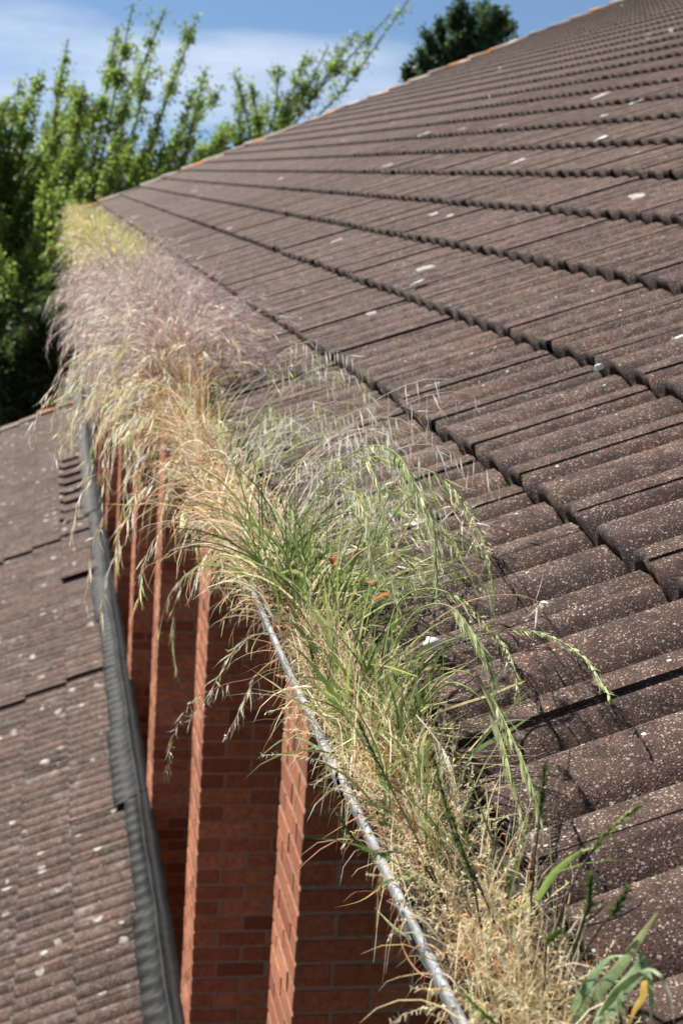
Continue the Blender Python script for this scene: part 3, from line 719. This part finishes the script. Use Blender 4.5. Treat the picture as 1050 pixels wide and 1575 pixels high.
rf = lambda u, v, k=.95: (u, v, None, k)
stalk('grass_stalk', 'lime seed head arching out over the tiles furthest to the right', [(640, 1010, .39), (690, 985, .42), (745, 975, .46), rf(800, 967), rf(860, 985), rf(905, 1020), rf(934, 1068)], LIME, PALE+LIME[:1], K=60, start=.45, sl=.014, sw=.0024, spread=.17, hang=.2, awn=.008, seed=1)
stalk('grass_stalk', 'lime seed head bending down left of the furthest one', [(590, 1010, .38), (610, 930, .40), (655, 905, .43), (705, 920, .45), rf(750, 962), rf(785, 1010), rf(798, 1070)], LIME, PALE+LIME[:1], K=60, start=.42, sl=.016, sw=.0024, spread=.18, hang=.3, awn=.008, seed=2)
stalk('grass_stalk', 'green weeping seed head in front of the tile eaves', [(650, 1080, .38), (680, 1040, .40), (720, 1035, .42), (757, 1075, .44), (785, 1130, .44), (812, 1190, .44), (828, 1248, .44)], LIME, PALE+LIME[:1], K=44, start=.4, sl=.02, sw=.0028, spread=.14, hang=.5, seed=3)
stalk('grass_stalk', 'second green weeping seed head close beside the first at the eaves', [(650, 1085, .38), (690, 1050, .40), (735, 1070, .42), (765, 1120, .435), (783, 1180, .435), (800, 1250, .435)], LIME, PALE+LIME[:1], K=34, start=.5, sl=.018, sw=.0026, spread=.14, hang=.5, seed=4)
stalk('grass_stalk', 'thin pale drooping stalk crossing the dark eaves slit', [(640, 1100, .38), (665, 1130, .39), (690, 1170, .40), (705, 1230, .40), (715, 1290, .40)], SILVER, SILVER+LIME[:1], K=40, start=.2, sl=.022, sw=.0025, spread=.14, hang=.9, seed=5)
stalk('grass_stalk', 'arched green stalk above the tussock ending over the tiles', [(520, 860, .38), (535, 760, .40), (570, 705, .43), (620, 715, .45), (655, 780, .46), (675, 860, .46)], LIME, PALE+LIME[:1], K=34, start=.4, sl=.018, sw=.0026, spread=.16, hang=.5, seed=6)
stalk('grass_stalk', 'short arched lime stalk left of the higher one', [(500, 850, .38), (510, 760, .39), (545, 700, .40), (580, 740, .41), (595, 830, .41)], LIME, PALE+LIME[:1], K=34, start=.45, sl=.02, sw=.0026, spread=.16, hang=.5, seed=7)
stalk('grass_stalk', 'silvery green stalk arching widest right above the tussock', [(560, 880, .39), (590, 780, .42), (630, 722, .44), (690, 742, .465), rf(730, 800), rf(752, 862)], LIME, PALE+LIME[:1], K=46, start=.5, sl=.02, sw=.0025, spread=.2, hang=.5, seed=15)
stalk('grass_stalk', 'upright lime stalk nodding down behind the small orange leaf', [(545, 900, .385), (600, 800, .41), (640, 760, .43), (665, 800, .44), (672, 900, .44)], LIME, PALE+LIME[:1], K=50, start=.5, sl=.018, sw=.0025, spread=.17, hang=.6, seed=16)
stalk('grass_stalk', 'highest lime stalk rising from the tussock and nodding right', [(470, 850, .375), (500, 740, .385), (560, 688, .40), (612, 700, .41), (645, 765, .42)], LIME, PALE+LIME[:1], K=50, start=.5, sl=.018, sw=.0025, spread=.17, hang=.6, seed=17)
stalk('grass_stalk', 'inner lime stalk nodding within the tussock', [(440, 880, .37), (470, 790, .375), (520, 745, .385), (560, 785, .39), (572, 865, .39)], LIME, PALE+LIME[:1], K=46, start=.5, sl=.018, sw=.0025, spread=.17, hang=.6, seed=18)
stalk('grass_stalk', 'lime stalk bowing beside the white lump', [(600, 1000, .385), (640, 940, .40), (690, 932, .425), (735, 985, .44), (758, 1045, .45)], LIME, PALE+LIME[:1], K=50, start=.5, sl=.017, sw=.0025, spread=.17, hang=.4, seed=19)
stalk('grass_stalk', 'straw stalk with a spread silver seed head on the tiles', [(600, 860, .40), (640, 790, .43), (680, 770, .46), rf(712, 800), rf(740, 845)], STRAW, SILVER, K=16, start=.55, sl=.03, sw=.0024, spread=.55, hang=.1, awn=.02, nawn=3, seed=8)
stalk('grass_stalk', 'thin straw stalk with a small silver fan lying on the tiles', [(660, 960, .41), (720, 925, .45), (790, 915, .50), rf(840, 930)], STRAW, SILVER, K=9, start=.85, sl=.022, sw=.0026, spread=.5, hang=.2, seed=9)
# left: heads leaning out over the piers
stalk('grass_stalk', 'pale seed head leaning left across the second brick pier', [(430, 985, .34), (400, 975, .32), (360, 1000, .30), (320, 1070, .285), (290, 1110, .28)], STRAW, SILVER+LIME[:1], K=26, start=.35, sl=.024, sw=.0025, spread=.25, hang=.4, seed=10)
stalk('grass_stalk', 'longest pale seed head drooping left of the second pier', [(440, 1000, .34), (395, 1040, .31), (340, 1055, .29), (290, 1085, .28), (265, 1140, .275), (255, 1190, .275)], RUSSET, SILVER+LIME[:1], K=34, start=.35, sl=.024, sw=.0025, spread=.2, hang=.5, seed=11)
stalk('grass_stalk', 'drooping head between the two nearest piers', [(440, 1010, .34), (415, 1020, .32), (390, 1045, .31), (370, 1090, .30), (345, 1138, .30)], STRAW, SILVER, K=18, start=.4, sl=.022, sw=.0025, spread=.2, hang=.7, seed=12)
stalk('grass_stalk', 'greenish head drooping over the third pier', [(350, 880, .34), (310, 880, .32), (280, 890, .31), (255, 930, .30), (240, 1000, .295)], STRAW, LIME+SILVER, K=26, start=.3, sl=.026, sw=.0025, spread=.2, hang=.7, seed=13)
stalk('grass_stalk', 'green head hanging lowest between the third and second piers', [(340, 870, .34), (300, 885, .32), (272, 920, .31), (266, 980, .30), (272, 1040, .30)], LIME, PALE+LIME[:1], K=22, start=.4, sl=.024, sw=.0028, spread=.22, hang=.8, seed=14)
# near: dark green dense heads on dark stems
DS = [(.07, .065, .03), (.09, .07, .04)]
for q, (lab, pts, st_) in enumerate([
        ('dark green seed head leaning left over the gutter lip', [(705, 1440, .37), (660, 1330, .365), (615, 1240, .36), (575, 1160, .355), (552, 1112, .35)], .55),
        ('dark green seed head lying low across the gutter rim', [(690, 1400, .37), (650, 1330, .36), (610, 1310, .35), (575, 1312, .345), (545, 1290, .34), (520, 1255, .335)], .4),
        ('tall dark seed head in the middle of the straw', [(740, 1430, .38), (725, 1350, .375), (700, 1290, .37), (680, 1220, .37), (668, 1170, .37)], .45),
        ('bluish green seed head right of the tall dark one', [(760, 1420, .385), (740, 1370, .38), (715, 1320, .38), (695, 1255, .38)], .4),
        ('upright dark seed head before the tile eaves', [(815, 1400, .385), (822, 1320, .385), (830, 1250, .385), (836, 1180, .385)], .62),
        ('small green seed head pointing right over the eaves slit', [(850, 1440, .385), (880, 1360, .40), (925, 1290, .42), (980, 1240, .44)], .55),
        ('short dark seed head over the grey tile below the slit', [(880, 1470, .39), (895, 1420, .395), (905, 1385, .40), (908, 1350, .40)], .4),
        ('slim olive seed head nearest the right edge', [(890, 1480, .39), (920, 1430, .40), (945, 1400, .405), (962, 1370, .41)], .5),
        ('green seed head on a thin stem at the bottom of the straw', [(835, 1530, .385), (838, 1480, .385), (842, 1450, .385), (860, 1432, .385)], .6),
        ('bright green seed head at the bottom edge of the gutter', [(800, 1600, .38), (770, 1580, .37), (740, 1555, .365), (715, 1530, .36)], .4)]):
    pts = [(a_, b_, c_-(.055*(j_+1)/len(pts)+.015 if q in (0, 1, 2, 3, 9) else .02)) for j_, (a_, b_, c_) in enumerate(pts)]
    stalk('seed_stalk', lab, pts, DS if q not in (9,) else LIME, DARKG+GREEN[:1] if q not in (5, 9) else GREEN+LIME, w=.0017, start=st_, K=130, sl=.0072, sw=.0013, hang=.05, spread=.24, awn=0, nawn=0, seed=30+q)
GL, GL2, YEL = (.20, .29, .15), (.30, .40, .22), (.52, .36, .09)
lone_leaf('grass_leaf', 'curved green leaf reaching left over the nearest pier', [(560, 1230, .36), (520, 1180, .345), (480, 1145, .33), (440, 1135, .31), (395, 1168, .30)], .0095, (.16, .25, .10), (.30, .36, .20), 1, ref=(0, 0.3, 1))
lone_leaf('grass_leaf', 'long straight green leaf rising from the gutter past the nearest pier top', [(620, 1290, .37), (560, 1180, .36), (500, 1080, .35), (455, 1010, .345)], .009, (.10, .20, .07), (.16, .28, .10), 2, ref=(1, .2, 0))
lone_leaf('grass_leaf', 'yellow straw leaf sticking out left over the gutter rim', [(620, 1350, .36), (590, 1362, .345), (555, 1385, .335), (515, 1396, .33)], .004, (.55, .45, .2), (.5, .4, .16), 3, ref=(0, 0, 1))
lone_leaf('grass_leaf', 'grey green leaf curling over the gutter rim at the bottom', [(680, 1480, .36), (645, 1450, .35), (610, 1430, .34), (575, 1395, .335)], .008, (.17, .24, .11), (.25, .3, .16), 4, ref=(0, 0, 1))
lone_leaf('grass_leaf', 'russet stem bowing down over the gutter rim at the bottom', [(690, 1500, .36), (650, 1500, .345), (620, 1460, .335), (610, 1400, .335)], .003, (.45, .2, .1), (.5, .25, .12), 5, ref=(0, 0, 1))
lone_leaf('grass_leaf', 'pale green leaf stretched flat across the gutter', [(640, 1040, .36), (580, 1022, .37), (520, 1024, .37), (470, 1024, .36)], .006, (.36, .38, .1), (.42, .42, .14), 6, ref=(0, 0, 1))
lone_leaf('grass_leaf', 'yellowing leaf hanging in the green tuft before the eaves', [(640, 1150, .37), (632, 1190, .37), (640, 1230, .37), (650, 1270, .37)], .010, (.5, .46, .12), (.55, .42, .12), 7, ref=(1, 0, 0))
# broad grey-green grass at the bottom right corner, each leaf a part
e = tag(empty('broad_grass', tuple(atx(880, 1570, .385))), 'broad-leaved grey green grass at the bottom right corner', 'grass'); o0 = np.array(e.location)
for q, (pts, w, c, c2, ref) in enumerate([
        ([(870, 1590, .385), (900, 1545, .39), (950, 1490, .40), (985, 1440, .405), (1012, 1400, .41)], .012, GL, (.34, .33, .15), (0, -1, .3)),
        ([(905, 1600, .385), (950, 1530, .39), (985, 1490, .395), (985, 1475, .40), (1000, 1520, .395), (1000, 1580, .39)], .013, GL2, GL2, (0, -1, .3)),
        ([(920, 1560, .385), (960, 1515, .39), (1000, 1492, .395), (1025, 1520, .395), (1036, 1575, .39)], .008, GL2, (.5, .5, .34), (0, -1, 0)),
        ([(880, 1560, .38), (905, 1510, .385), (935, 1475, .39), (965, 1470, .395)], .012, GL, GL2, (.3, -1, 0)),
        ([(960, 1560, .385), (955, 1535, .385), (950, 1550, .385), (952, 1590, .38)], .012, GL, GL, (1, -1, 0)),
        ([(990, 1510, .39), (988, 1535, .39), (975, 1555, .385), (966, 1580, .38)], .013, YEL, (.5, .28, .08), (1, -1, 0)),
        ([(770, 1540, .375), (800, 1532, .38), (840, 1520, .385), (875, 1515, .39)], .009, GL, (.33, .36, .16), (0, 0, 1)),
        ([(790, 1530, .375), (815, 1515, .38), (840, 1510, .385)], .011, (.55, .43, .15), (.55, .38, .12), (0, 0, 1)),
        ([(775, 1420, .38), (805, 1395, .385), (830, 1370, .39)], .0062, (.45, .46, .2), (.40, .46, .18), (0, -1, .5)),
        ([(825, 1385, .385), (850, 1345, .39), (880, 1318, .395), (905, 1303, .40)], .0062, (.24, .36, .10), (.30, .40, .12), (0, -1, .5)),
        ([(890, 1310, .398), (915, 1302, .40), (930, 1302, .405)], .004, LIME[1], STRAW[3], (0, 0, 1))]):
    mb = MB(); P = path(pts, 16)-o0; leaf_blade(mb, P, w, c, c2, n=16, seed=q, ref=ref, prof_=None); mb.build('leaf', M_grass, e)
# dead tree leaves caught in the gutter
for q, (lab, u, v, x, c) in enumerate([('small orange dead leaf between the green tufts', 600, 918, .39, (.50, .19, .07)), ('curled orange dead leaf beside another in the tuft', 580, 905, .39, (.46, .2, .09)), ('rusty dead leaf deep in the tussock', 507, 858, .38, (.42, .14, .05)), ('brown dead leaf among the straw near the bottom', 815, 1560, .38, (.40, .19, .08))]):
    g = np.random.default_rng(q+5); mb = MB(); t = np.linspace(0, 1, 8); P = np.stack([t*.022, .004*np.sin(t*3), .004*np.sin(t*5)], 1)
    ribbons(mb, P[None], (.013*np.sin(np.pi*np.clip(t*.94+.04, 0, 1)))[None], np.array(c), g, ref=np.array([[0, 0, 1.]]), fold=.2)
    o = mb.build('dead_leaf', M_grass); o.location = atx(u, v, x); o.rotation_euler = (g.uniform(-.6, .6), g.uniform(-.9, .2), g.uniform(0, 6)); tag(o, lab, 'dead leaf', 'dead leaves caught in the gutter')

# white bits lying on the roof
def chip(name, label, u, v, size, seed, cat='chip', k=.992, x=None, rz=0, flat=.12):
    g = np.random.default_rng(seed); mb = MB(); n = 16; a = np.linspace(0, 2*np.pi, n, endpoint=False)
    r = g.uniform(.3, 1.25, n); ring = np.stack([np.cos(a)*r*size[0], np.sin(a)*r*size[1], np.zeros(n)], 1)
    top = ring*.62+np.array([0, 0, flat*size[1]])+g.normal(0, .12*size[1], (n, 3))*np.array([1, 1, .5])
    c0 = np.array([[0, 0, flat*size[1]*1.25]])
    mb.add(np.concatenate([ring, top]), [(q, (q+1) % n, n+(q+1) % n, n+q) for q in range(n)])
    mb.add(np.concatenate([top, c0]), [(q, (q+1) % n, n) for q in range(n)])
    o = mb.build(name, M_white, None, smooth=False); o.location = roofx(u, v, k) if x is None else atx(u, v, x)
    o.rotation_euler = Matrix([[U[0], 0, Wn[0]], [0, 1, 0], [U[2], 0, Wn[2]]]).to_euler(); o.rotation_euler.rotate_axis('Z', rz)
    return tag(o, label, cat, 'white scraps lying on the roof')
chip('white_chip', 'white chip standing in the trough of the third tile course', 921, 568, (.012, .009), 1, flat=1.0, k=.985)
chip('white_chip', 'long white scrap on the tiles left of centre of the roof', 641, 434, (.035, .009), 2, rz=.2)
chip('white_chip', 'white scrap cut by the right edge of the picture', 1043, 518, (.02, .008), 3)
chip('white_chip', 'pale scrap up and left of the long white scrap', 517, 370, (.03, .012), 4)
chip('white_chip', 'white scrap high on the roof nearest the right edge', 922, 213, (.035, .022), 5)
chip('white_chip', 'pale scrap below the high course at right', 795, 248, (.045, .015), 6)
chip('white_chip', 'white scrap highest up the roof', 923, 147, (.06, .03), 7)
chip('white_chip', 'pale scrap beside the highest one', 975, 158, (.05, .02), 8)
chip('white_chip', 'white scrap on the left part of the roof', 430, 275, (.03, .014), 9)
chip('white_chip', 'small white scrap left of the upper courses', 652, 206, (.05, .02), 10)
g = np.random.default_rng(8); mb = MB(); th_ = np.linspace(0, np.pi, 12); ph_ = np.linspace(0, 2*np.pi, 18, endpoint=False)
TT, PP = np.meshgrid(th_, ph_, indexing='ij'); rr = 1+.12*np.sin(3*PP+TT*2)*np.sin(TT)+.10*np.sin(5*TT+2*PP)*np.sin(TT)+g.normal(0, .02, TT.shape)
V = .62*np.stack([.017*rr*np.sin(TT)*np.cos(PP), .021*rr*np.sin(TT)*np.sin(PP), .013*rr*np.cos(TT)], -1).reshape(-1, 3)
mb.add(V, [(a_*18+b_, a_*18+(b_+1) % 18, (a_+1)*18+(b_+1) % 18, (a_+1)*18+b_) for a_ in range(11) for b_ in range(18)])
o = mb.build('white_stone', M_white); o.location = roofx(664, 990, .985); tag(o, 'rounded white lump in the grass at the eaves', 'stone')

# ------------------------------------------------------------------ ground, trees, far house
mb = MB(); mb.add([(-600, -200, -6.42), (600, -200, -6.42), (600, 1500, -6.42), (-600, 1500, -6.42)], [(0, 1, 2, 3)])
tag(mb.build('ground', M_ground, None, False), kind='structure')

LEAFC = [(.19, .28, .05), (.24, .34, .07), (.15, .235, .045), (.29, .38, .09)]
def leaves(mb, P, size, cols, g, updir=.35):
    N = len(P); d = unit(g.normal(0, 1, (N, 3))+np.array([0, 0, updir])); s_ = unit(np.cross(d, g.normal(0, 1, (N, 3))))
    L = size*g.uniform(.6, 1.3, (N, 1)); w = L*.30
    V = np.stack([P, P+d*L*.5-s_*w, P+d*L, P+d*L*.5+s_*w], 1).reshape(-1, 3)
    b = np.arange(N)[:, None]*4; mb.add(V, b+np.array([[0, 1, 2, 3]]), np.repeat(pal(cols, N, g, .2), 4, 0))
def tree(name, label, base, fork, limbs, leaf, per_limb, cols, seed, r0=.14, twig=(14, .7), group='trees beyond the roofs'):
    """base/fork: trunk ends; limbs: list of (tip, mid bulge) world points"""
    g = np.random.default_rng(seed); e = tag(empty(name, tuple(base)), label, 'tree', group); off = np.array(base, float)
    tb = MB(); P = spline([base, base+(fork-base)*.5+g.normal(0, .12, 3)*np.array([1, 1, .2]), fork], 10)-off
    tb.tube(P, np.linspace(r0, r0*.7, 10), 8); lb = MB(); cb = MB(); L_all = []
    for tip, stf in limbs:
        s0 = base+(fork-base)*stf if stf < 1 else fork
        mid = (s0+tip)/2+g.normal(0, .12, 3)*np.linalg.norm(tip-s0)*.5+np.array([0, 0, -.05*np.linalg.norm(tip-s0)])
        Q = spline([s0, mid, tip], 14); tb.tube(Q-off, np.linspace(r0*.32, .012, 14), 5)
        nt, tl = twig
        for _ in range(nt):
            f = g.uniform(.25, 1.0); i = min(12, int(f*13)); q = Q[i]; T = unit(Q[i+1]-Q[i])
            d = unit(T*1.0+g.normal(0, .5, 3)+np.array([0, 0, .25])); le = tl*g.uniform(.4, 1.1)*(1.25-f*.7)
            W = q[None]+d[None]*np.linspace(0, le, 5)[:, None]; tb.tube(W-off, np.linspace(.012, .004, 5), 3)
            n = int(per_limb/nt*g.uniform(.5, 1.4)); t = g.random((n, 1)); L_all.append(q+d*t*le+g.normal(0, .07, (n, 3)))
        n = per_limb//4; ii = g.uniform(5, 13, n); L_all.append(np.stack([np.interp(ii, np.arange(14), Q[:, c_]) for c_ in range(3)], 1)+g.normal(0, .06, (n, 3)))
    leaves(cb, np.concatenate(L_all)-off, leaf, cols, g)
    tb.build('trunk', M_bark, e); cb.build('crown', M_leaf, e)
    return e
def A(u, v, y): return aty(u, v, y)
g = np.random.default_rng(77)
def cloud(n, u0, u1, v0, v1, y, dy): return [(A(g.uniform(u0, u1), g.uniform(v0, v1), y+g.normal(0, dy)), g.uniform(.45, 1)) for _ in range(n)]
b = A(60, 600, 35.); b[2] = -6.42
tree('leafy_tree', 'big bright green tree with upright shoots against the sky at left', b, A(110, 420, 35.),
     [(A(u, v, 35+g.normal(0, .8)), 1) for u, v in [(105, 60), (130, 130), (180, 40), (205, 5), (255, 12), (305, 22), (235, 80), (275, 90), (318, 105), (200, 130), (160, 150), (345, 130), (300, 140)]]
     + cloud(34, -60, 330, 180, 470, 35, 1.2), .085, 1150, LEAFC, 1, .15)
b = A(-40, 600, 38.); b[2] = -6.42
tree('leafy_tree', 'dense darker green tree filling the left edge of the picture', b, A(-30, 420, 38.), cloud(60, -110, 150, 105, 290, 38, 1.2)+cloud(30, -160, 150, 250, 560, 38, 1.3), .095, 760, LEAFC, 2, .2)
b = A(300, 600, 37.); b[2] = -6.42
tree('leafy_tree', 'low green tree just behind the far gable corner', b, A(280, 330, 37.), cloud(34, 150, 390, 190, 400, 37, 1.1), .085, 900, LEAFC, 3, .14)
b = A(420, 600, 36.); b[2] = -6.42
tree('leafy_tree', 'slender green tree with long shoots leaning right above the verge', b, A(390, 260, 36.),
     [(A(u, v, 36+g.normal(0, .5)), 1) for u, v in [(360, 110), (385, 130), (428, 100), (470, 85), (505, 70), (548, 48), (600, 22), (628, 0), (445, 140), (410, 160), (440, 175), (520, 95), (365, 160), (350, 190), (470, 130)]], .08, 420, LEAFC, 4, .09, (9, .5))
b = A(40, 600, 33.); b[2] = -6.42
tree('shrub', 'dark shrub low behind the end of the lower roof', b, A(40, 620, 33.), cloud(30, -120, 120, 400, 640, 33, .8), .105, 800, [(.05, .085, .025), (.065, .11, .03), (.04, .07, .02)], 5, .1)
DK = [(.06, .11, .042), (.08, .13, .05), (.045, .085, .034)]
b = A(705, 300, 46.); b[2] = -6.42
tree('dark_tree', 'dark green tree top showing above the middle of the verge', b, A(705, 130, 46.),
     [(A(u, v, 46+g.normal(0, .5)), g.uniform(.85, 1)) for u, v in [(655, 75), (665, 100), (680, 50), (690, 10), (712, -20), (735, 0), (750, -5), (765, 10), (785, 40), (790, 70), (770, 90), (740, 60), (715, 40), (700, 90), (650, 110), (725, 100), (760, 50), (690, 60), (648, 90), (660, 60), (795, 55), (775, 25), (745, 30), (672, 30)]], .12, 1300, DK, 6, .16, (14, .8))
b = A(632, 300, 48.); b[2] = -6.42
tree('dark_tree', 'small dark treetop left of the larger dark tree', b, A(632, 150, 48.), [(A(u, v, 48.), 1) for u, v in [(632, 95), (625, 108), (640, 105), (632, 115)]], .16, 300, DK, 7, .1, (8, .3))

# distant house glimpsed through the leaves
hs = tag(empty('distant_house', tuple(A(240, 300, 62.)*np.array([1, 1, 0])+np.array([0, 0, -8.0]))), 'pinkish far house with a grey roof glimpsed through the trees', 'house')
M_ren = simple('pink_render', (.42, .30, .26), .9); M_rf = simple('grey_roof', (.22, .19, .19), .9); M_win = simple('dark_glass', (.03, .035, .04), .2, .1)
mb = MB(); mb.box((-6, 0, 0), (5, 7, 6.6)); mb.build('wall', M_ren, hs, False)
mb = MB(); mb.add([(-6.3, -.3, 6.5), (5.3, -.3, 6.5), (5.3, 3.5, 8.4), (-6.3, 3.5, 8.4), (-6.3, 7.3, 6.5), (5.3, 7.3, 6.5)], [(0, 1, 2, 3), (3, 2, 5, 4)]); rf_ = mb.build('roof', M_rf, hs, False)
mb = MB(); mb.box((2.4, 3.2, 7.6), (3.1, 3.9, 9.3)); mb.build('chimney', M_wall, rf_, False)
for wx in (-4.6, -1.6, 1.4):
    for wz in (1.0, 4.0):
        mb = MB(); mb.box((wx, -.04, wz), (wx+1.3, .02, wz+1.3)); w_ = mb.build('window', M_white, hs, False)
        mb = MB(); mb.box((wx+.1, -.06, wz+.1), (wx+1.2, -.03, wz+1.2)); mb.build('pane', M_win, w_, False)
